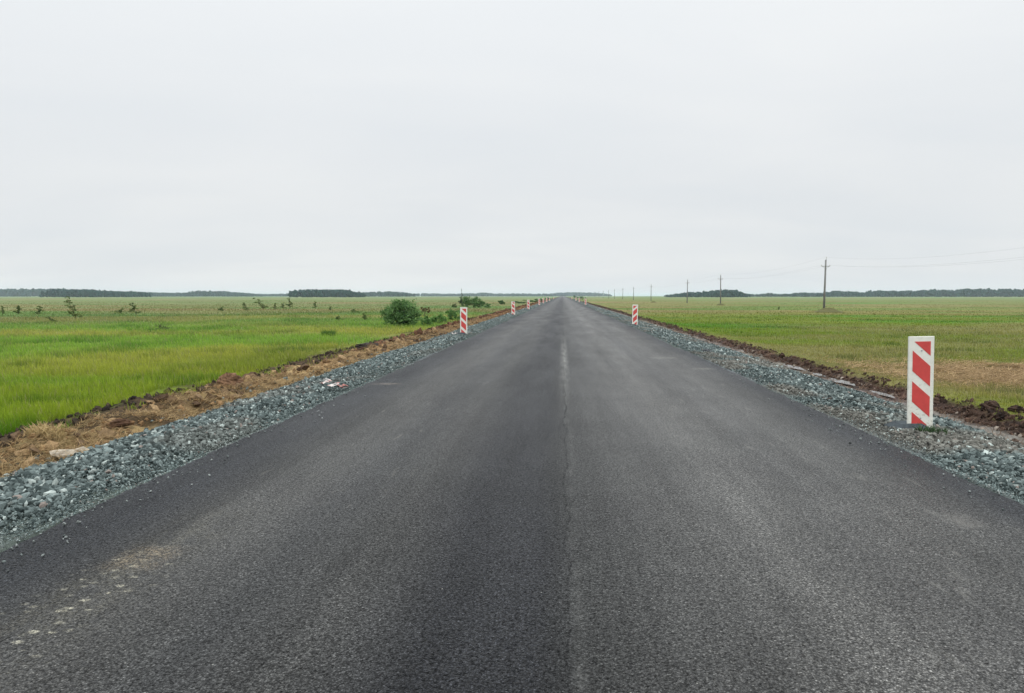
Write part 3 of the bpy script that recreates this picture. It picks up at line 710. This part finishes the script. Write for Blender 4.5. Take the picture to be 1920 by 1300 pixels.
# mounds at pole feet
def mound(x, y, rx, h, lab):
    nu, nv = 28, 8; V = [(0, 0, h)]
    for j in range(1, nv+1):
        for i in range(nu):
            th = 2*math.pi*i/nu; q = j/nv; rr = rx*q*(1+.15*math.sin(3*th+x)); V.append((rr*math.cos(th), rr*.8*math.sin(th), h*(1-q*q)**1.2*(1+.2*math.sin(5*th+q*9))-(.08 if j == nv else 0)))
    F3 = [(0, 1+i, 1+(i+1) % nu) for i in range(nu)]
    F4 = [(1+(j-1)*nu+i, 1+j*nu+i, 1+j*nu+(i+1) % nu, 1+(j-1)*nu+(i+1) % nu) for j in range(1, nv) for i in range(nu)]
    V = np.array(V); c = lerp(C(.07, .075, .03), C(.13, .12, .055), fbm(V[:, 0]*3, V[:, 1]*3, 1, 3, 3))
    o = mesh_np('earth_mound', V, [F3, F4], soil_m, col=c, smooth=True); o.location = (x, y, float(zf(x, y))-.03)
    tag(o, lab, 'earth mound', 'earth mounds near the utility poles')
mound(33.4, 97.0, 1.9, .55, 'olive earth mound at the foot of the nearest utility pole')
mound(35.0, 169, 1.1, .38, 'small olive earth mound at the foot of the second utility pole')
mound(28.5, 238, 1.1, .40, 'low dark mound left of the fourth utility pole')

# ------------------------------------------------------------------ shrubs, saplings
def leaves(P, size, c, aspect=.6):
    n = len(P); M = rot_mats(n)
    q = np.array([(-1, 0, 0), (0, -aspect, .12), (1, 0, 0), (0, aspect, .12)])*.5
    v = np.einsum('nij,kj->nki', M, q)*size[:, None, None]+P[:, None]
    i = np.arange(n)*4
    return v.reshape(-1, 3), np.stack([i, i+1, i+2, i+3], 1), np.repeat(c, 4, 0)
def plant(name, x, y, lobes, n, leaf, label, cat, ca, cb, stems, group=None, lean=(0, 0)):
    """lobes: (cx, cy, cz, rx, ry, rz) local; leaves in shells and clumps; stems: list of point lists with radius"""
    r = empty(name, (x, y, float(zf(x, y))))
    vol = np.array([l[3]*l[4]*l[5] for l in lobes])**.8; vol /= vol.sum()
    PP = []; KK = []
    for l, f_ in zip(lobes, vol):
        m = max(12, int(n*f_)); nc = max(5, m//34)
        d = R.normal(size=(nc, 3)); d /= np.linalg.norm(d, axis=1)[:, None]; d *= (R.random(nc)**.40)[:, None]*(.82+.3*R.random(nc))[:, None]
        cc = np.array(l[:3])+d*np.array(l[3:]); idx = R.integers(0, nc, m)
        p = cc[idx]+R.normal(size=(m, 3))*np.array(l[3:])*.13
        tone = R.random(nc)[idx]*.6+R.random(m)*.4
        PP.append(p); KK.append(tone)
    P = np.concatenate(PP); K = np.concatenate(KK); P[:, 2] = np.maximum(P[:, 2], .02)
    v, q, c = leaves(P, leaf*(.6+.8*R.random(len(P))), lerp(ca, cb, K))
    mesh_np('foliage', v, [q], leaf_m, r, c)
    m = MB()
    for pts, ra in stems: m.tube(pts, [ra*(1-.75*i/(len(pts)-1)) for i in range(len(pts))], 5)
    m.build('stem', bark_m, r)
    return tag(r, label, cat, group)
DG, MG = C(.032, .095, .026), C(.20, .34, .12)
def fan(n, h, sp, r0=.02, sd=1):
    g_ = random.Random(sd); o = []
    for i in range(n):
        a_ = g_.random()*6.28; k_ = sp*(.4+.6*g_.random()); o.append(([(0, 0, -.05), (k_*.35*math.cos(a_), k_*.35*math.sin(a_), h*.5), (k_*math.cos(a_), k_*math.sin(a_), h*(.75+.25*g_.random()))], r0))
    return o
plant('round_bush', -11.4, 52.5, [(0, 0, 1.05, 1.20, 1.0, .85), (-.55, 0, .75, .90, .8, .66), (.6, 0, .75, .85, .8, .66), (.1, -.2, .45, .85, .8, .45), (.05, 0, 1.45, .80, .7, .50), (-.2, 0, 1.75, .4, .4, .25)], 7500, .13,
      'large round dark green bush beside the left verge', 'bush', DG, MG, fan(9, 1.5, .8))
plant('shrub', -10.1, 54, [(0, 0, .4, .42, .4, .42), (.3, 0, .25, .4, .4, .25)], 700, .12, 'low ragged shrub touching the right side of the large round bush', 'shrub', C(.04, .12, .03), C(.18, .32, .09), fan(4, .5, .3))
plant('shrub', -14.2, 76, [(0, 0, .75, .5, .4, .22), (.55, 0, .5, .14, .2, .5)], 420, .12, 'small reddish brown shrub just behind the large round bush', 'shrub', C(.06, .05, .02), C(.17, .12, .06), fan(6, .9, .5, .018, 4))
plant('shrub', -9.7, 58.5, [(0, 0, .4, .62, .5, .42), (-.6, 0, .25, .4, .4, .25)], 1100, .12, 'low light green shrub between the round bush and the nearest left panel', 'shrub', C(.05, .14, .03), C(.22, .38, .11), fan(5, .6, .4))
plant('shrub', -9.9, 66, [(0, 0, .62, .55, .5, .55), (.6, 0, .45, .5, .5, .45)], 1500, .12, 'mid green shrub just left of the nearest left panel', 'shrub', C(.045, .13, .03), C(.20, .35, .11), fan(6, .9, .4))
plant('shrub', -16.2, 136, [(-1.3, 0, 1.0, 1.0, .9, 1.1), (0, 0, 1.05, 1.2, 1, 1.0), (1.2, 0, .75, 1.1, 1, .7), (2.4, 0, .45, 1.0, .9, .4)], 4200, .20, 'wide spreading shrub behind the nearest left panel', 'shrub', DG, C(.19, .32, .11), fan(7, 1.5, 1.2, .03))
rng = random.Random(3)
plant('conifer_sapling', -17.6, 130, [(-.1, 0, 1.1, .6, .5, .6), (-.35, 0, 1.9, .28, .2, .22), (.05, 0, 2.2, .16, .2, .35), (-.05, 0, 3.0, .07, .08, .35)], 380, .17, 'slender spire-topped young tree rising out of the wide shrub', 'tree', C(.015, .04, .015), C(.06, .11, .045), [([(0, 0, 0), (.02, 0, 1.7), (-.08, 0, 3.55)], .05)])
plant('shrub', -19.8, 137, [(0, 0, .35, .6, .5, .36)], 350, .18, 'small olive shrub left of the wide shrub behind the panel', 'shrub', C(.03, .06, .02), C(.11, .15, .05), fan(4, .5, .4))
plant('shrub', -15.6, 189, [(0, 0, .55, 1.0, .9, .55), (.9, 0, .3, .6, .5, .3)], 700, .25, 'small dark shrub above the second left panel', 'shrub', DG, C(.08, .15, .05), fan(4, .8, .8))
for k, (x, y, rx, h, lab) in enumerate([(-12.5, 215, 2.2, .55, 'low dark shrub line past the second left panel'), (-11.5, 265, 2.6, .7, 'dark shrub beside the verge behind the third left panel'),
        (-10.5, 330, 3.0, .8, 'dark shrub beside the verge behind the distant left panels'), (-9.5, 430, 3.0, 1.1, 'dark shrub at the far left end of the visible road'), (9.5, 400, 2.4, 1.6, 'dark shrub at the far right end of the visible road'), (8.8, 520, 2.2, 1.7, 'farthest dark shrub right of the road')]):
    plant('shrub', x, y, [(0, 0, h*.6, rx, 1.2, h*.6), (rx*.7, 0, h*.4, rx*.6, 1, h*.45)], 420, .38, lab, 'shrub', C(.03, .085, .03), C(.13, .22, .09), fan(4, h, rx*.5))
# wind-bent saplings of the left meadow
def sapling(x, y, h, wd, lean, n, label, kind=0, sd=1):
    g_ = random.Random(sd); lob = []; T = []; 
    for i in range(7):
        q = i/6; T.append((lean*h*q**1.3, 0, h*q))
    nl = 7
    for i in range(nl):
        q = .22+.78*i/(nl-1); s_ = wd*(1.05-.75*q)*(.7+.6*g_.random())
        lob.append((lean*h*q**1.3+(g_.random()-.5)*wd*.8*(1-q*.6), (g_.random()-.5)*wd*.5, h*q, s_*.62, s_*.5, h*.085))
    st = [(T, .035)]
    for l in lob[::2]: st.append(([(lean*h*.3, 0, l[2]*.7), ((l[0]+lean*h*.5)/2, 0, l[2]*.9), (l[0], l[1], l[2])], .014))
    plant('sapling', x, y, lob, n, .12 if y < 80 else .16, label, 'sapling', C(.05, .09, .025), C(.19, .24, .08), st, 'young trees scattered over the left meadow')
SP = [(-66.4, 84.5, 1.0, .35, 0, 90, 'thin sapling at the very left edge of the photo'), (-64.8, 85, 1.0, .75, -.12, 260, 'bushy sapling second from the left edge'),
 (-60.0, 82, .95, .7, .1, 220, 'bushy sapling third from the left edge'), (-42.5, 59.6, .42, .5, -.9, 110, 'low sprawling sapling lying toward the left, below the meadow saplings'),
 (-44.9, 66.2, 1.98, 1.05, -.42, 520, 'tallest sapling of the left meadow, strongly bent to the left'), (-54.5, 88.8, .6, .8, .35, 130, 'low sapling just left of the second bent sapling'),
 (-49.0, 83, 1.35, .95, -.40, 330, 'second bent sapling, leaning left, right of the tallest sapling'), (-46.1, 98.6, .65, .8, -.1, 130, 'small squat sapling alone in the middle of the left meadow'),
 (-44.3, 102.5, 1.1, .7, -.45, 190, 'left-leaning sapling at the start of the central cluster'), (-46.6, 114, 1.75, 1.4, -.85, 420, 'bent sapling with a crown blown far to the left, in the central cluster'),
 (-45.0, 114.5, .95, .5, 0, 120, 'short upright sapling right of the blown-over one'), (-45.4, 119, .95, .8, -.1, 170, 'squat sapling left of the flag-shaped one'),
 (-44.4, 119.2, 1.75, .95, -.05, 330, 'upright flag-shaped sapling of the central cluster'), (-40.3, 119.5, 1.15, .65, 0, 180, 'pale upright sapling right of the central cluster'),
 (-35.0, 110.8, .5, .45, 0, 70, 'tiny sapling between the pale upright one and the round bush'), (-27.6, 96.7, .45, .9, .2, 110, 'low flat sapling midway to the round bush'),
 (-17.9, 66.6, .58, .7, -.1, 150, 'small dark sapling left of the round bush'), (-19.9, 65.2, .38, .8, .1, 110, 'low spreading sapling second left of the round bush'),
 (-25.3, 45.3, .35, .9, .3, 90, 'low dark tuft in the middle of the left meadow'), ]
for i, (x, y, h, wd, ln, n, lab) in enumerate(SP): sapling(x, y, h, wd, ln, n*2, lab, 0, i+2)
plant('shrub', 32.5, 115, [(0, 0, .28, .17, .17, .3)], 90, .12, 'tiny dark shrub in the right meadow left of the nearest pole', 'shrub', C(.03, .05, .02), C(.08, .1, .04), fan(3, .5, .15))

# ------------------------------------------------------------------ far woods
def wood(x0, x1, Y, depth, prof, label, ca, cb, step=5.0):
    """prof: list of (t, height)"""
    L = x1-x0; n = int(L/step*9); tt = R.random(n); x = x0+L*tt; y = Y+depth*R.random(n)
    h = 1.15*np.interp(tt, [p[0] for p in prof], [p[1] for p in prof])*(.70+.36*fbm(x, y, .05, 3, 7))*(.84+.24*R.random(n)**2)
    Ps = []; Ss = []; Cs = []
    base = lerp(ca, cb, R.random(n))
    for q, s_ in ((.22, .34), (.40, .36), (.6, .32), (.78, .26), (.90, .16)):
        k = 2
        for _ in range(k):
            P = np.stack([x+R.normal(size=n)*h*.13, y+R.normal(size=n)*h*.1, h*q-.6], 1); Ps.append(P); Ss.append(h*s_*(.75+.3*R.random(n))*np.minimum(1, 1)); Cs.append(base*(.8+.4*R.random(n))[:, None])
    P = np.concatenate(Ps); s_ = np.concatenate(Ss); c = np.concatenate(Cs)
    keep = np.ones(len(P), bool)
    v, f = lumps(P[keep], s_[keep]*.62, (1, 1, .8), .35)
    tag(mesh_np('forest', v, [f], forest_m, col=np.repeat(c[keep], 12, 0)), label, 'forest', kind='stuff')
f = 1400
def ux(u, Y): return math.tan(math.atan((u-960)/1403.2)-math.radians(3.88))*Y   # measured bearings turned into metres at distance Y
FA, FB = C(.006, .030, .028), C(.018, .058, .050)
wood(ux(-160, 2000), ux(462, 2000), 2000, 120, [(0, 21), (.26, 21), (.42, 22), (.55, 15), (.72, 11), (.80, 11), (.84, 16), (.90, 15), (.97, 11), (1, 7)], 'long hazy bluish wood along the far left horizon', FA, FB, 7)
wood(ux(70, 1150), ux(252, 1150), 1150, 50, [(0, 12), (.35, 12.5), (.55, 11), (.8, 8.5), (.9, 9.5), (1, 7)], 'darker nearer wood before the hazy one on the left horizon', FA, FB, 5)
wood(ux(440, 2600), ux(545, 2600), 2600, 60, [(0, 12), (.5, 9), (1, 11)], 'low thin wood between the long left wood and the dark grove', FA, FB, 7)
wood(ux(537, 1100), ux(677, 1100), 1100, 40, [(0, 10), (.06, 12), (.3, 12), (.7, 11.5), (.93, 8), (1, 3)], 'dark green flat-topped grove on the left horizon', FA, FB, 5)
wood(ux(660, 1900), ux(770, 1900), 1900, 60, [(0, 10), (.3, 13), (.6, 14), (.75, 12), (1, 8)], 'hazy grove adjoining the dark flat-topped grove on its right', FA, FB, 6)
wood(ux(740, 3000), ux(1040, 3000), 3000, 100, [(0, 14), (.35, 11), (.45, 13), (.56, 15), (.62, 12), (.8, 12), (1, 11)], 'thin blue line of wood left of the road end', FA, FB, 9)
wood(ux(1030, 3600), ux(1150, 3600), 3600, 100, [(0, 14), (.2, 19), (.7, 18), (.9, 13), (1, 6)], 'blue wood on the horizon straight behind the road end', FA, FB, 9)
wood(ux(1255, 1150), ux(1408, 1150), 1150, 60, [(0, 4), (.3, 7.5), (.55, 10), (.85, 12), (.93, 8.5), (1, 4)], 'wooded rise behind the second and third utility poles', FA, FB, 5)
wood(ux(1395, 1700), ux(1520, 1700), 1700, 60, [(0, 8), (.25, 6), (.4, 8), (.7, 7), (1, 10)], 'low wood between the wooded rise and the nearest utility pole', FA, FB, 6)
wood(ux(1510, 1600), ux(2050, 1600), 1600, 90, [(0, 9), (.10, 9.5), (.16, 13), (.22, 9), (.30, 13), (.42, 13), (.55, 15.5), (.65, 16.5), (1, 17)], 'long dark wood along the right horizon', FA, FB, 6)

# ------------------------------------------------------------------ haze
hm = bpy.data.materials.new('haze_mat'); hm.use_nodes = True; t = hm.node_tree; t.nodes.clear()
pv_ = N(t, 'ShaderNodeVolumePrincipled'); pv_.inputs['Color'].default_value = (.80, .92, 1.0, 1); pv_.inputs['Density'].default_value = .000115; pv_.inputs['Anisotropy'].default_value = .2
ho = N(t, 'ShaderNodeOutputMaterial'); t.links.new(pv_.outputs[0], ho.inputs['Volume'])
m = MB(); m.box((0, 5900, 12.2), (18400, 12400, 27.6)); hz = m.build('haze', hm)
tag(hz, 'pale haze in the damp air over the far fields', 'haze', kind='stuff')
